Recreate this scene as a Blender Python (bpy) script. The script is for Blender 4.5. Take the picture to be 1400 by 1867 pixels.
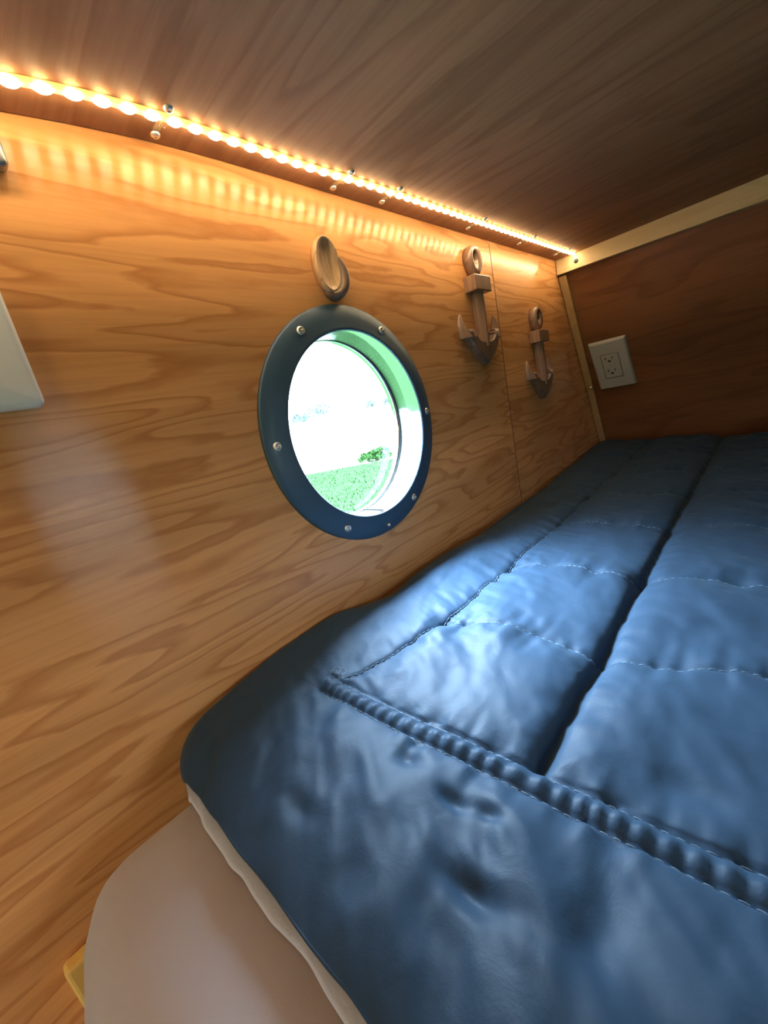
import bpy, bmesh, math, random
import numpy as np
from mathutils import Vector, Matrix

for o in list(bpy.data.objects):
    bpy.data.objects.remove(o)
scene = bpy.context.scene
COL = scene.collection
random.seed(7)
U = 0.35            # distance from the lens to the left wall, in metres
ZC = 1.25           # lens height above the ground outside


def V(x, y, z):
    return Vector((x * U, y * U, ZC + z * U))


# ------------------------------------------------------------------ camera
yaw, pitch, roll = (math.radians(a) for a in (45.5689, -14.1361, 12.2567))
ROT = (Matrix.Rotation(yaw, 3, 'Z') @ Matrix.Rotation(pitch, 3, 'X') @ Matrix.Rotation(roll, 3, 'Y'))
right, fwd, up = ROT.col[0].copy(), ROT.col[1].copy(), ROT.col[2].copy()
cam_data = bpy.data.cameras.new('camera')
cam_data.sensor_fit = 'VERTICAL'
cam_data.sensor_height = 24.0
cam_data.lens = 24.0 * 724.0 / 1867.0
cam_data.clip_start = 0.01
cam_data.clip_end = 2000
cam = bpy.data.objects.new('camera', cam_data)
COL.objects.link(cam)
m = Matrix.Identity(4)
for i in range(3):
    m[i][0], m[i][1], m[i][2] = right[i], up[i], -fwd[i]
m.translation = V(1, 0, 0)
cam.matrix_world = m
scene.camera = cam

# ------------------------------------------------------------------ sky, light, exposure
SKY = 13.0
GLOW = 190.0            # bright cloud around the veiled sun
LED_POWER = 56.0
TAPE_POWER = 1.2
FILL_LAMP_POWER = 40.0      # warm unseen fill light added behind the camera
vs = scene.view_settings
vs.view_transform = 'Standard'
vs.look = 'None'
vs.exposure = 0.2
vs.gamma = 1.0
vs.use_curve_mapping = False
world = bpy.data.worlds.new('overcast_sky')
scene.world = world
world.use_nodes = True
nt = world.node_tree
nt.nodes.clear()
wo = nt.nodes.new('ShaderNodeOutputWorld')
bg = nt.nodes.new('ShaderNodeBackground')
tc = nt.nodes.new('ShaderNodeTexCoord')
sx = nt.nodes.new('ShaderNodeSeparateXYZ')
rp = nt.nodes.new('ShaderNodeValToRGB')
rp.color_ramp.elements[0].position = 0.0
rp.color_ramp.elements[0].color = (0.80, 0.92, 1.0, 1)
rp.color_ramp.elements[1].position = 0.7
rp.color_ramp.elements[1].color = (0.70, 0.95, 1.25, 1)
bg.inputs['Strength'].default_value = SKY
nt.links.new(tc.outputs['Generated'], sx.inputs[0])
nt.links.new(sx.outputs['Z'], rp.inputs[0])
nt.links.new(rp.outputs[0], bg.inputs[0])
SUN_DIR = Vector((-0.44, 0.10, 0.87)).normalized()
dt = nt.nodes.new('ShaderNodeVectorMath'); dt.operation = 'DOT_PRODUCT'
dt.inputs[1].default_value = SUN_DIR
nt.links.new(tc.outputs['Generated'], dt.inputs[0])
mr = nt.nodes.new('ShaderNodeMapRange'); mr.interpolation_type = 'SMOOTHSTEP'
mr.inputs['From Min'].default_value, mr.inputs['From Max'].default_value = 0.63, 1.0
mr.inputs['To Min'].default_value, mr.inputs['To Max'].default_value = SKY, SKY + GLOW
nt.links.new(dt.outputs['Value'], mr.inputs['Value'])
nt.links.new(mr.outputs['Result'], bg.inputs['Strength'])
nt.links.new(bg.outputs[0], wo.inputs[0])


def portal(name, loc, rot, sx_, sy_):
    d = bpy.data.lights.new(name, 'AREA')
    d.shape = 'RECTANGLE'
    d.size, d.size_y = sx_, sy_
    d.cycles.is_portal = True
    o = bpy.data.objects.new(name, d)
    o.location = loc
    o.rotation_euler = rot
    COL.objects.link(o)
    return o


# the porthole and the unseen openings added for light guide the sky light in
portal('porthole_portal', V(-0.14, 0.962, -0.039), (0, math.radians(-90), 0), 0.64 * U, 0.64 * U)
portal('far_porthole_portal', V(2.3 + 0.14, 0.52, -0.14), (0, math.radians(90), 0), 0.64 * U, 0.64 * U)
FILL_DOOR = (0.9, 2.0, -2.55, -0.4)   # x0, x1, z0, z1 of an unseen doorway added to let daylight in
portal('doorway_portal', V((FILL_DOOR[0] + FILL_DOOR[1]) / 2, -3.02, (FILL_DOOR[2] + FILL_DOOR[3]) / 2), (math.radians(90), 0, 0),
       (FILL_DOOR[1] - FILL_DOOR[0]) * U, (FILL_DOOR[3] - FILL_DOOR[2]) * U)


# ------------------------------------------------------------------ helpers
def empty(name, loc=(0, 0, 0)):
    o = bpy.data.objects.new(name, None)
    o.location = loc
    o.empty_display_size = 0.02
    COL.objects.link(o)
    return o


def tag(o, label=None, cat=None, group=None, kind=None):
    if label: o['label'] = label
    if cat: o['category'] = cat
    if group: o['group'] = group
    if kind: o['kind'] = kind
    return o


def link(name, me, mat, parent=None, smooth=False):
    """mesh in world coordinates -> object (child of parent, whose transform is a pure translation)"""
    if parent is not None:
        p, q = Vector((0, 0, 0)), parent
        while q is not None:
            p += q.location
            q = q.parent
        me.transform(Matrix.Translation(-p))
    o = bpy.data.objects.new(name, me)
    COL.objects.link(o)
    if mat: me.materials.append(mat)
    if parent is not None: o.parent = parent
    if smooth:
        for p in me.polygons: p.use_smooth = True
    return o


def origin_to(o, loc):
    """move a top-level mesh's origin without moving the mesh"""
    loc = Vector(loc)
    o.data.transform(Matrix.Translation(-loc))
    o.location = loc
    return o


def bm_obj(name, bm, mat, parent=None, smooth=False, bevel=0.0, seg=2):
    bmesh.ops.recalc_face_normals(bm, faces=bm.faces)
    me = bpy.data.meshes.new(name)
    bm.to_mesh(me)
    bm.free()
    o = link(name, me, mat, parent, smooth)
    if bevel > 0:
        b = o.modifiers.new('bevel', 'BEVEL')
        b.width = bevel
        b.segments = seg
        b.limit_method = 'ANGLE'
        b.angle_limit = math.radians(40)
    return o


def raw_obj(name, verts, faces, mat, parent=None, smooth=True):
    me = bpy.data.meshes.new(name)
    me.from_pydata([tuple(v) for v in verts], [], faces)
    me.update()
    bm = bmesh.new()
    bm.from_mesh(me)
    bmesh.ops.recalc_face_normals(bm, faces=bm.faces)
    bm.to_mesh(me)
    bm.free()
    return link(name, me, mat, parent, smooth)


def add_box(bm, x0, x1, y0, y1, z0, z1):
    """box in U coordinates"""
    vs_ = [bm.verts.new(V(x, y, z)) for x in (x0, x1) for y in (y0, y1) for z in (z0, z1)]
    for f in ((0, 1, 3, 2), (4, 6, 7, 5), (0, 4, 5, 1), (2, 3, 7, 6), (0, 2, 6, 4), (1, 5, 7, 3)):
        bm.faces.new([vs_[i] for i in f])
    return vs_


def box(name, x0, x1, y0, y1, z0, z1, mat, parent=None, bevel=0.0, seg=2):
    bm = bmesh.new()
    add_box(bm, x0, x1, y0, y1, z0, z1)
    return bm_obj(name, bm, mat, parent, False, bevel, seg)


def prism(name, outline, to3d, depth_vec, mat, parent=None, bevel=0.0, seg=2, smooth=False):
    """outline: 2-D points, to3d maps one to a world Vector, depth_vec extrudes"""
    bm = bmesh.new()
    vs_ = [bm.verts.new(to3d(p)) for p in outline]
    f = bm.faces.new(vs_)
    r = bmesh.ops.extrude_face_region(bm, geom=[f])
    for e in r['geom']:
        if isinstance(e, bmesh.types.BMVert): e.co += depth_vec
    return bm_obj(name, bm, mat, parent, smooth, bevel, seg)


def lathe(name, profile, centre, axis, mat, parent=None, n=96, smooth=True, closed=False):
    """profile: list of (radius, along axis) in metres; axis a unit Vector"""
    axis = Vector(axis).normalized()
    a = axis.orthogonal().normalized()
    b = axis.cross(a)
    centre = Vector(centre)
    verts, faces, k = [], [], len(profile)
    for i in range(n):
        t = 2 * math.pi * i / n
        for r, h in profile:
            verts.append(centre + (a * math.cos(t) + b * math.sin(t)) * r + axis * h)
    rng = k if closed else k - 1
    for i in range(n):
        j = (i + 1) % n
        for q in range(rng):
            q2 = (q + 1) % k
            faces.append((i * k + q, i * k + q2, j * k + q2, j * k + q))
    me = bpy.data.meshes.new(name)
    me.from_pydata([tuple(v) for v in verts], [], faces)
    bm = bmesh.new()
    bm.from_mesh(me)
    bmesh.ops.remove_doubles(bm, verts=bm.verts, dist=1e-6)
    bmesh.ops.recalc_face_normals(bm, faces=bm.faces)
    bm.to_mesh(me)
    bm.free()
    return link(name, me, mat, parent, smooth)


# ------------------------------------------------------------------ materials
def new_mat(name):
    mt = bpy.data.materials.new(name)
    mt.use_nodes = True
    t = mt.node_tree
    b = t.nodes['Principled BSDF']
    return mt, t, b


def plain(name, col, rough=0.5, metal=0.0, spec=0.5, noise=0.0, nscale=60.0, bump=0.0, **kw):
    mt, t, b = new_mat(name)
    b.inputs['Base Color'].default_value = (*col, 1)
    b.inputs['Roughness'].default_value = rough
    b.inputs['Metallic'].default_value = metal
    b.inputs['Specular IOR Level'].default_value = spec
    for k, v in kw.items():
        b.inputs[k.replace('_', ' ')].default_value = v
    if noise > 0 or bump > 0:
        co = t.nodes.new('ShaderNodeTexCoord')
        n = t.nodes.new('ShaderNodeTexNoise')
        n.inputs['Scale'].default_value = nscale
        n.inputs['Detail'].default_value = 5
        t.links.new(co.outputs['Object'], n.inputs['Vector'])
        if noise > 0:
            mx = t.nodes.new('ShaderNodeMix')
            mx.data_type = 'RGBA'
            mx.inputs['A'].default_value = (*[c * (1 - noise) for c in col], 1)
            mx.inputs['B'].default_value = (*[min(1, c * (1 + noise)) for c in col], 1)
            t.links.new(n.outputs['Fac'], mx.inputs['Factor'])
            t.links.new(mx.outputs['Result'], b.inputs['Base Color'])
        if bump > 0:
            bp = t.nodes.new('ShaderNodeBump')
            bp.inputs['Strength'].default_value = bump
            bp.inputs['Distance'].default_value = 0.002
            t.links.new(n.outputs['Fac'], bp.inputs['Height'])
            t.links.new(bp.outputs[0], b.inputs['Normal'])
    return mt


def wood(name, light, dark, fine, scale, rings=7.0, contrast=0.8, rough=0.4, coat=0.0, coat_rough=0.2,
         fibre=(8, 300, 300), seam_y=None, blotch=0.25, spec=0.4, ripple=False):
    """rotary-cut veneer: contour lines of a stretched noise give the cathedral figure. scale: noise scale per axis."""
    mt, t, b = new_mat(name)
    N = t.nodes
    L = t.links.new
    co = N.new('ShaderNodeTexCoord')
    vec = co.outputs['Object']
    if seam_y is not None:
        # the sheet beyond the joint is another sheet: shift its figure
        s = N.new('ShaderNodeSeparateXYZ')
        L(vec, s.inputs[0])
        g = N.new('ShaderNodeMath')
        g.operation = 'GREATER_THAN'
        L(s.outputs['Y'], g.inputs[0])
        g.inputs[1].default_value = seam_y
        sh = N.new('ShaderNodeVectorMath')
        sh.operation = 'SCALE'
        sh.inputs[0].default_value = (3.1, 5.3, 2.27)
        L(g.outputs[0], sh.inputs['Scale'])
        ad = N.new('ShaderNodeVectorMath')
        ad.operation = 'ADD'
        L(vec, ad.inputs[0])
        L(sh.outputs[0], ad.inputs[1])
        vec = ad.outputs[0]

    def mapped(sc):
        mp = N.new('ShaderNodeMapping')
        mp.inputs['Scale'].default_value = sc
        L(vec, mp.inputs['Vector'])
        return mp.outputs[0]
    n1 = N.new('ShaderNodeTexNoise')
    n1.inputs['Scale'].default_value = 1.0
    n1.inputs['Detail'].default_value = 2.0
    n1.inputs['Roughness'].default_value = 0.42
    n1.inputs['Distortion'].default_value = 0.35
    L(mapped(scale), n1.inputs['Vector'])
    # ragged edge of the figure
    nj = N.new('ShaderNodeTexNoise')
    nj.inputs['Scale'].default_value = 1.0
    nj.inputs['Detail'].default_value = 3.0
    L(mapped(tuple(c * k for c, k in zip(scale, (5, 7, 3)))), nj.inputs['Vector'])
    ms = N.new('ShaderNodeMath'); ms.operation = 'MULTIPLY_ADD'
    L(nj.outputs['Fac'], ms.inputs[0]); ms.inputs[1].default_value = 0.09
    L(n1.outputs['Fac'], ms.inputs[2])
    mu = N.new('ShaderNodeMath'); mu.operation = 'MULTIPLY'
    L(ms.outputs[0], mu.inputs[0]); mu.inputs[1].default_value = rings * 2
    fr = N.new('ShaderNodeMath'); fr.operation = 'FRACT'
    L(mu.outputs[0], fr.inputs[0])
    ramp = N.new('ShaderNodeValToRGB')
    e = ramp.color_ramp.elements
    e[0].position, e[0].color = 0.0, (0, 0, 0, 1)
    e[1].position, e[1].color = 1.0, (0, 0, 0, 1)
    k = ramp.color_ramp.elements.new(0.55); k.color = (0.16, 0.16, 0.16, 1)
    k = ramp.color_ramp.elements.new(0.86); k.color = (1, 1, 1, 1)
    k = ramp.color_ramp.elements.new(0.94); k.color = (0.55, 0.55, 0.55, 1)
    L(fr.outputs[0], ramp.inputs[0])
    c1 = N.new('ShaderNodeMath'); c1.operation = 'MULTIPLY'
    L(ramp.outputs[0], c1.inputs[0]); c1.inputs[1].default_value = contrast
    nb = N.new('ShaderNodeTexNoise')
    nb.inputs['Scale'].default_value = 1.0
    nb.inputs['Detail'].default_value = 3.0
    L(mapped(tuple(c * 0.6 for c in scale)), nb.inputs['Vector'])
    nf = N.new('ShaderNodeTexNoise')
    nf.inputs['Scale'].default_value = 1.0
    nf.inputs['Detail'].default_value = 3.0
    L(mapped(fibre), nf.inputs['Vector'])
    mx1 = N.new('ShaderNodeMix'); mx1.data_type = 'RGBA'
    mx1.inputs['A'].default_value = (*light, 1)
    mx1.inputs['B'].default_value = (*dark, 1)
    L(c1.outputs[0], mx1.inputs['Factor'])
    mx2 = N.new('ShaderNodeMix'); mx2.data_type = 'RGBA'
    mx2.inputs['B'].default_value = (*fine, 1)
    rf = N.new('ShaderNodeMapRange')
    rf.inputs['From Min'].default_value, rf.inputs['From Max'].default_value = 0.45, 0.75
    rf.inputs['To Max'].default_value = 0.45
    L(nf.outputs['Fac'], rf.inputs['Value'])
    L(mx1.outputs['Result'], mx2.inputs['A'])
    L(rf.outputs['Result'], mx2.inputs['Factor'])
    mx3 = N.new('ShaderNodeMix'); mx3.data_type = 'RGBA'
    mx3.blend_type = 'MULTIPLY'
    rb = N.new('ShaderNodeMapRange')
    rb.inputs['From Min'].default_value, rb.inputs['From Max'].default_value = 0.3, 0.7
    rb.inputs['To Min'].default_value, rb.inputs['To Max'].default_value = 1 - blotch, 1 + blotch * 0.4
    L(nb.outputs['Fac'], rb.inputs['Value'])
    mx3.inputs['Factor'].default_value = 1.0
    L(mx2.outputs['Result'], mx3.inputs['A'])
    L(rb.outputs['Result'], mx3.inputs['B'])
    L(mx3.outputs['Result'], b.inputs['Base Color'])
    b.inputs['Roughness'].default_value = rough
    b.inputs['Specular IOR Level'].default_value = spec
    b.inputs['Coat Weight'].default_value = coat
    b.inputs['Coat Roughness'].default_value = coat_rough
    bp = N.new('ShaderNodeBump')
    bp.inputs['Strength'].default_value = 0.12
    bp.inputs['Distance'].default_value = 0.001
    L(nf.outputs['Fac'], bp.inputs['Height'])
    L(bp.outputs[0], b.inputs['Normal'])
    if ripple:
        # rubbed varnish: its sheen is drawn out upright, across the grain
        b.inputs['Anisotropic'].default_value = 1.0
        tg = N.new('ShaderNodeCombineXYZ')
        tg.inputs['Z'].default_value = 1.0
        L(tg.outputs[0], b.inputs['Tangent'])
    return mt


def emit(name, col, strength, base=(0.8, 0.7, 0.4)):
    mt, t, b = new_mat(name)
    b.inputs['Base Color'].default_value = (*base, 1)
    b.inputs['Emission Color'].default_value = (*col, 1)
    b.inputs['Emission Strength'].default_value = strength
    return mt


M = {}
M['fir'] = wood('varnished_fir_plywood', (0.82, 0.39, 0.145), (0.45, 0.145, 0.04), (0.62, 0.255, 0.08), (1, 1.9, 20.0),
                rings=5.5, contrast=0.62, rough=0.18, fibre=(10, 10, 330), ripple=True, spec=0.27, seam_y=2.068 * U)
M['luan'] = wood('dark_red_plywood', (0.33, 0.155, 0.08), (0.18, 0.072, 0.034), (0.2, 0.085, 0.042), (2.0, 11.0, 9.0),
                 rings=4.0, contrast=0.5, rough=0.62, fibre=(12, 220, 220), blotch=0.35, spec=0.22)
M['luan_end'] = wood('red_brown_plywood', (0.26, 0.10, 0.035), (0.13, 0.04, 0.012), (0.14, 0.045, 0.015), (2.0, 8.0, 8.0),
                     rings=4.0, contrast=0.5, rough=0.45, fibre=(10, 220, 220), blotch=0.4)
M['pine'] = wood('pale_pine', (0.74, 0.55, 0.31), (0.60, 0.40, 0.19), (0.6, 0.42, 0.21), (1.5, 14, 14),
                 rings=4, contrast=0.5, rough=0.5, fibre=(10, 260, 260), blotch=0.15)
M['pine_up'] = wood('tan_pine', (0.50, 0.30, 0.13), (0.38, 0.2, 0.08), (0.4, 0.22, 0.09), (14, 14, 2),
                    rings=4, contrast=0.5, rough=0.5, fibre=(260, 260, 10), blotch=0.15)
M['batten'] = wood('yellow_pine', (0.80, 0.50, 0.13), (0.65, 0.36, 0.08), (0.66, 0.38, 0.09), (14, 14, 2),
                   rings=3, contrast=0.4, rough=0.5, fibre=(260, 260, 10), blotch=0.1)
M['anchor'] = wood('carved_brown_wood', (0.38, 0.215, 0.14), (0.20, 0.105, 0.07), (0.24, 0.13, 0.085), (14, 30, 5),
                   rings=4, contrast=0.6, rough=0.32, coat=0.3, coat_rough=0.2, fibre=(200, 200, 12), blotch=0.3)
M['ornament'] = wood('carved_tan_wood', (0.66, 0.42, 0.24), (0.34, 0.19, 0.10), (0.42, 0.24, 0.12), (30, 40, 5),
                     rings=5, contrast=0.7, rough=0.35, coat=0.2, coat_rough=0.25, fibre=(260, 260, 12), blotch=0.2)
M['walnut_gloss'] = wood('glossy_walnut', (0.24, 0.15, 0.105), (0.13, 0.075, 0.055), (0.15, 0.09, 0.06), (14, 30, 5),  # darker copy of the brown wood: the crown's shade put into its colour
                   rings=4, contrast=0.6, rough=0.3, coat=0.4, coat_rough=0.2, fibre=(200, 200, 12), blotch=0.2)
M['walnut'] = wood('dark_walnut', (0.21, 0.125, 0.085), (0.12, 0.065, 0.045), (0.13, 0.075, 0.05), (14, 30, 5),  # darker wood tone: shade on the ornament's leaf put into its colour
                   rings=4, contrast=0.6, rough=0.4, fibre=(200, 200, 12), blotch=0.2)
M['flange'] = plain('black_powder_coat', (0.040, 0.082, 0.128), 0.42, spec=0.45, noise=0.1, nscale=300)  # black coat, its colour lifted bluish for glare from the window
M['tube'] = plain('brushed_aluminium', (0.62, 0.66, 0.66), 0.11, metal=1.0)
M['steel'] = plain('bright_steel', (0.80, 0.77, 0.72), 0.38, metal=1.0)
M['seal'] = plain('dark_rubber', (0.002, 0.0035, 0.004), 0.8, spec=0.1)
M['white_plastic'] = plain('white_plastic', (0.82, 0.84, 0.85), 0.35)
M['ivory'] = plain('light_grey_plastic', (0.44, 0.42, 0.39), 0.4)
M['gap'] = plain('plate_gap', (0.17, 0.16, 0.14), 0.6)
M['slot'] = plain('dark_slot', (0.02, 0.016, 0.012), 0.6)
M['grey_plate'] = plain('grey_metal', (0.30, 0.31, 0.31), 0.35, metal=0.7)
M['clear'] = plain('clear_plastic', (0.85, 0.8, 0.7), 0.1, Transmission_Weight=0.9, IOR=1.46)
M['strap'] = plain('clear_strap', (0.8, 0.62, 0.36), 0.3, Alpha=0.25)
M['led'] = emit('warm_led_glow', (1.0, 0.80, 0.46), LED_POWER)
M['tape'] = emit('glowing_silicone', (1.0, 0.60, 0.13), TAPE_POWER)
M['lamp'] = emit('lamp_glass', (1.0, 0.74, 0.45), FILL_LAMP_POWER)
M['gravel'] = plain('pale_gravel', (0.62, 0.60, 0.57), 0.9, noise=0.08, nscale=3)
M['bush'] = plain('bush_leaves', (0.028, 0.07, 0.020), 0.9, spec=0.0, noise=0.4, nscale=8)
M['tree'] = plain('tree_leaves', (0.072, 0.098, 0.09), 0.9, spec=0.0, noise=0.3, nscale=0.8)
M['trunk'] = plain('tree_bark', (0.12, 0.09, 0.07), 0.9)
M['floor'] = wood('brown_floor_boards', (0.20, 0.11, 0.05), (0.12, 0.06, 0.03), (0.13, 0.07, 0.03), (9, 2, 9),
                  rings=4, contrast=0.5, rough=0.5)
M['base'] = M['luan_end']
M['thread'] = plain('pale_blue_thread', (0.13, 0.20, 0.27), 0.7)
M['backing'] = plain('white_quilt_backing', (0.56, 0.62, 0.74), 0.85, bump=0.2, nscale=400)

# glass: clear pane, a little reflection
mt, t, b = new_mat('porthole_glass')
t.nodes.remove(b)
tr_ = t.nodes.new('ShaderNodeBsdfTransparent')
tr_.inputs[0].default_value = (0.97, 0.985, 0.98, 1)
gl_ = t.nodes.new('ShaderNodeBsdfGlossy')
gl_.inputs['Roughness'].default_value = 0.0
mx_ = t.nodes.new('ShaderNodeMixShader')
mx_.inputs[0].default_value = 0.04
t.links.new(tr_.outputs[0], mx_.inputs[1])
t.links.new(gl_.outputs[0], mx_.inputs[2])
t.links.new(mx_.outputs[0], t.nodes['Material Output'].inputs[0])
M['glass'] = mt

# quilt fabric: navy microfibre with a slight satin sheen and fine weave
mt, t, b = new_mat('navy_quilt_cloth')
b.inputs['Base Color'].default_value = (0.021, 0.045, 0.080, 1)
b.inputs["Roughness"].default_value = 0.56
b.inputs['Specular IOR Level'].default_value = 0.14
b.inputs['Sheen Weight'].default_value = 0.08
b.inputs['Sheen Roughness'].default_value = 0.4
b.inputs['Sheen Tint'].default_value = (0.5, 0.75, 1.0, 1)
co = t.nodes.new('ShaderNodeTexCoord')
n1 = t.nodes.new('ShaderNodeTexNoise'); n1.inputs['Scale'].default_value = 55; n1.inputs['Detail'].default_value = 4
n1.inputs['Distortion'].default_value = 0.6
n2 = t.nodes.new('ShaderNodeTexNoise'); n2.inputs['Scale'].default_value = 900
t.links.new(co.outputs['Object'], n1.inputs['Vector'])
t.links.new(co.outputs['Object'], n2.inputs['Vector'])
b1 = t.nodes.new('ShaderNodeBump'); b1.inputs['Strength'].default_value = 0.25; b1.inputs['Distance'].default_value = 0.003
b2 = t.nodes.new('ShaderNodeBump'); b2.inputs['Strength'].default_value = 0.15; b2.inputs['Distance'].default_value = 0.0005
t.links.new(n1.outputs['Fac'], b1.inputs['Height'])
t.links.new(n2.outputs['Fac'], b2.inputs['Height'])
t.links.new(b1.outputs[0], b2.inputs['Normal'])
t.links.new(b2.outputs[0], b.inputs['Normal'])
M['quilt'] = mt

# fitted sheet: pinkish grey cotton with soft folds
mt, t, b = new_mat('pinkish_grey_cotton')
b.inputs['Base Color'].default_value = (0.39, 0.345, 0.35, 1)
b.inputs['Roughness'].default_value = 0.85
b.inputs['Specular IOR Level'].default_value = 0.15
b.inputs['Sheen Weight'].default_value = 0.2
co = t.nodes.new('ShaderNodeTexCoord')
mp = t.nodes.new('ShaderNodeMapping'); mp.inputs['Scale'].default_value = (16, 9, 3)
mp.inputs['Rotation'].default_value = (0.2, 0, 0.5)
n1 = t.nodes.new('ShaderNodeTexNoise'); n1.inputs['Scale'].default_value = 1; n1.inputs['Detail'].default_value = 2
n2 = t.nodes.new('ShaderNodeTexNoise'); n2.inputs['Scale'].default_value = 1200
t.links.new(co.outputs['Object'], mp.inputs['Vector'])
t.links.new(mp.outputs[0], n1.inputs['Vector'])
t.links.new(co.outputs['Object'], n2.inputs['Vector'])
b1 = t.nodes.new('ShaderNodeBump'); b1.inputs['Strength'].default_value = 0.35; b1.inputs['Distance'].default_value = 0.02
b2 = t.nodes.new('ShaderNodeBump'); b2.inputs['Strength'].default_value = 0.15; b2.inputs['Distance'].default_value = 0.0005
t.links.new(n1.outputs['Fac'], b1.inputs['Height'])
t.links.new(n2.outputs['Fac'], b2.inputs['Height'])
t.links.new(b1.outputs[0], b2.inputs['Normal'])
t.links.new(b2.outputs[0], b.inputs['Normal'])
M['sheet'] = mt

# lawn
mt, t, b = new_mat('lawn')
co = t.nodes.new('ShaderNodeTexCoord')
n1 = t.nodes.new('ShaderNodeTexNoise'); n1.inputs['Scale'].default_value = 14; n1.inputs['Detail'].default_value = 6
rp = t.nodes.new('ShaderNodeValToRGB')
rp.color_ramp.elements[0].position, rp.color_ramp.elements[0].color = 0.32, (0.0098, 0.022, 0.0070, 1)
rp.color_ramp.elements[1].position, rp.color_ramp.elements[1].color = 0.55, (0.0130, 0.029, 0.0098, 1)
t.links.new(co.outputs['Object'], n1.inputs['Vector'])
t.links.new(n1.outputs['Fac'], rp.inputs[0])
t.links.new(rp.outputs[0], b.inputs['Base Color'])
b.inputs['Roughness'].default_value = 0.9
b.inputs['Specular IOR Level'].default_value = 0.0
M['lawn'] = mt

# ------------------------------------------------------------------ structure
FLOOR = -2.6
CEIL = 0.672
PC = (0.962, -0.039)        # porthole centre (y, z)


def ceil_z(y):
    """the roof bows down a little towards the near end"""
    tt = min(max((0.7 - y) / 0.46, 0.0), 1.3)
    return CEIL - 0.03 * tt * tt


def end_y(z):
    """inner face of the leaning end wall"""
    return 2.955 + (0.66 - z) * 0.5109


RW = 2.3                    # right wall
PC2 = (0.52, -0.14)        # centre of the unseen porthole across the cabin


# left wall: one plane with a round hole, a hairline joint between its two sheets
HR = 0.335
Y0, Y1, ZB, ZT = -3.1, 4.75, FLOOR - 0.05, CEIL + 0.06


def holed_wall(name, x, pc, thick, mat):
    bm = bmesh.new()
    ov = [bm.verts.new(V(x, y, z)) for y, z in ((Y0, ZB), (Y1, ZB), (Y1, ZT), (Y0, ZT))]
    hv = [bm.verts.new(V(x, pc[0] + HR * math.cos(i * math.pi / 48), pc[1] + HR * math.sin(i * math.pi / 48))) for i in range(96)]
    edges = [bm.edges.new((ov[i], ov[(i + 1) % 4])) for i in range(4)] + [bm.edges.new((hv[i], hv[(i + 1) % 96])) for i in range(96)]
    bmesh.ops.triangle_fill(bm, use_beauty=True, edges=edges)
    r = bmesh.ops.extrude_face_region(bm, geom=list(bm.faces))
    for e in r['geom']:
        if isinstance(e, bmesh.types.BMVert): e.co.x += thick * U
    return bm_obj(name, bm, mat)


tag(holed_wall('wall_left', 0, PC, -0.09, M['fir']), 'varnished orange fir plywood wall with wavy grain', kind='structure')
tag(holed_wall('wall_right', RW, PC2, 0.09, M['luan_end']), kind='structure')
tag(box('trim_3', -0.004, 0.0012, 2.0665, 2.0695, -0.66, 0.66, M['slot']), kind='structure')

# ceiling following the bowed roof
bm = bmesh.new()
ys = [-3.1, -1.0] + [0.0 + 0.05 * i for i in range(16)] + [1.2, 2.0, 3.05]
lo = [[bm.verts.new(V(x, y, ceil_z(y))) for y in ys] for x in (0.003, RW)]
hi = [[bm.verts.new(V(x, y, CEIL + 0.08)) for y in ys] for x in (0.003, RW)]
for i in range(len(ys) - 1):
    bm.faces.new((lo[0][i], lo[0][i + 1], lo[1][i + 1], lo[1][i]))
    bm.faces.new((hi[0][i], hi[1][i], hi[1][i + 1], hi[0][i + 1]))
    bm.faces.new((lo[0][i], hi[0][i], hi[0][i + 1], lo[0][i + 1]))
    bm.faces.new((lo[1][i], lo[1][i + 1], hi[1][i + 1], hi[1][i]))
bm.faces.new((lo[0][0], lo[1][0], hi[1][0], hi[0][0]))
bm.faces.new((lo[0][-1], hi[0][-1], hi[1][-1], lo[1][-1]))
tag(bm_obj('ceiling', bm, M['luan'], smooth=False), 'dark reddish plywood ceiling', kind='structure')

# end wall leaning away at the bottom
prism('wall_end', [(end_y(CEIL + 0.02), CEIL + 0.02), (end_y(FLOOR), FLOOR), (end_y(FLOOR) + 0.12, FLOOR), (end_y(CEIL + 0.02) + 0.12, CEIL + 0.02)],
      lambda p: V(0.002, p[0], p[1]), Vector((RW * U, 0, 0)), M['luan_end'])
tag(bpy.data.objects['wall_end'], 'leaning red-brown plywood end wall', kind='structure')
tag(box('floor', -0.0, RW + 0.1, -3.1, 4.75, FLOOR - 0.08, FLOOR, M['floor']), kind='structure')
bm = bmesh.new()
add_box(bm, 0.0, FILL_DOOR[0], -3.1, -3.0, FLOOR, CEIL + 0.06)
add_box(bm, FILL_DOOR[1], RW, -3.1, -3.0, FLOOR, CEIL + 0.06)
add_box(bm, FILL_DOOR[0], FILL_DOOR[1], -3.1, -3.0, FILL_DOOR[3], CEIL + 0.06)
add_box(bm, FILL_DOOR[0], FILL_DOOR[1], -3.1, -3.0, FLOOR, FILL_DOOR[2])
tag(bm_obj('wall_near', bm, M['luan_end']), kind='structure')

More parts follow.
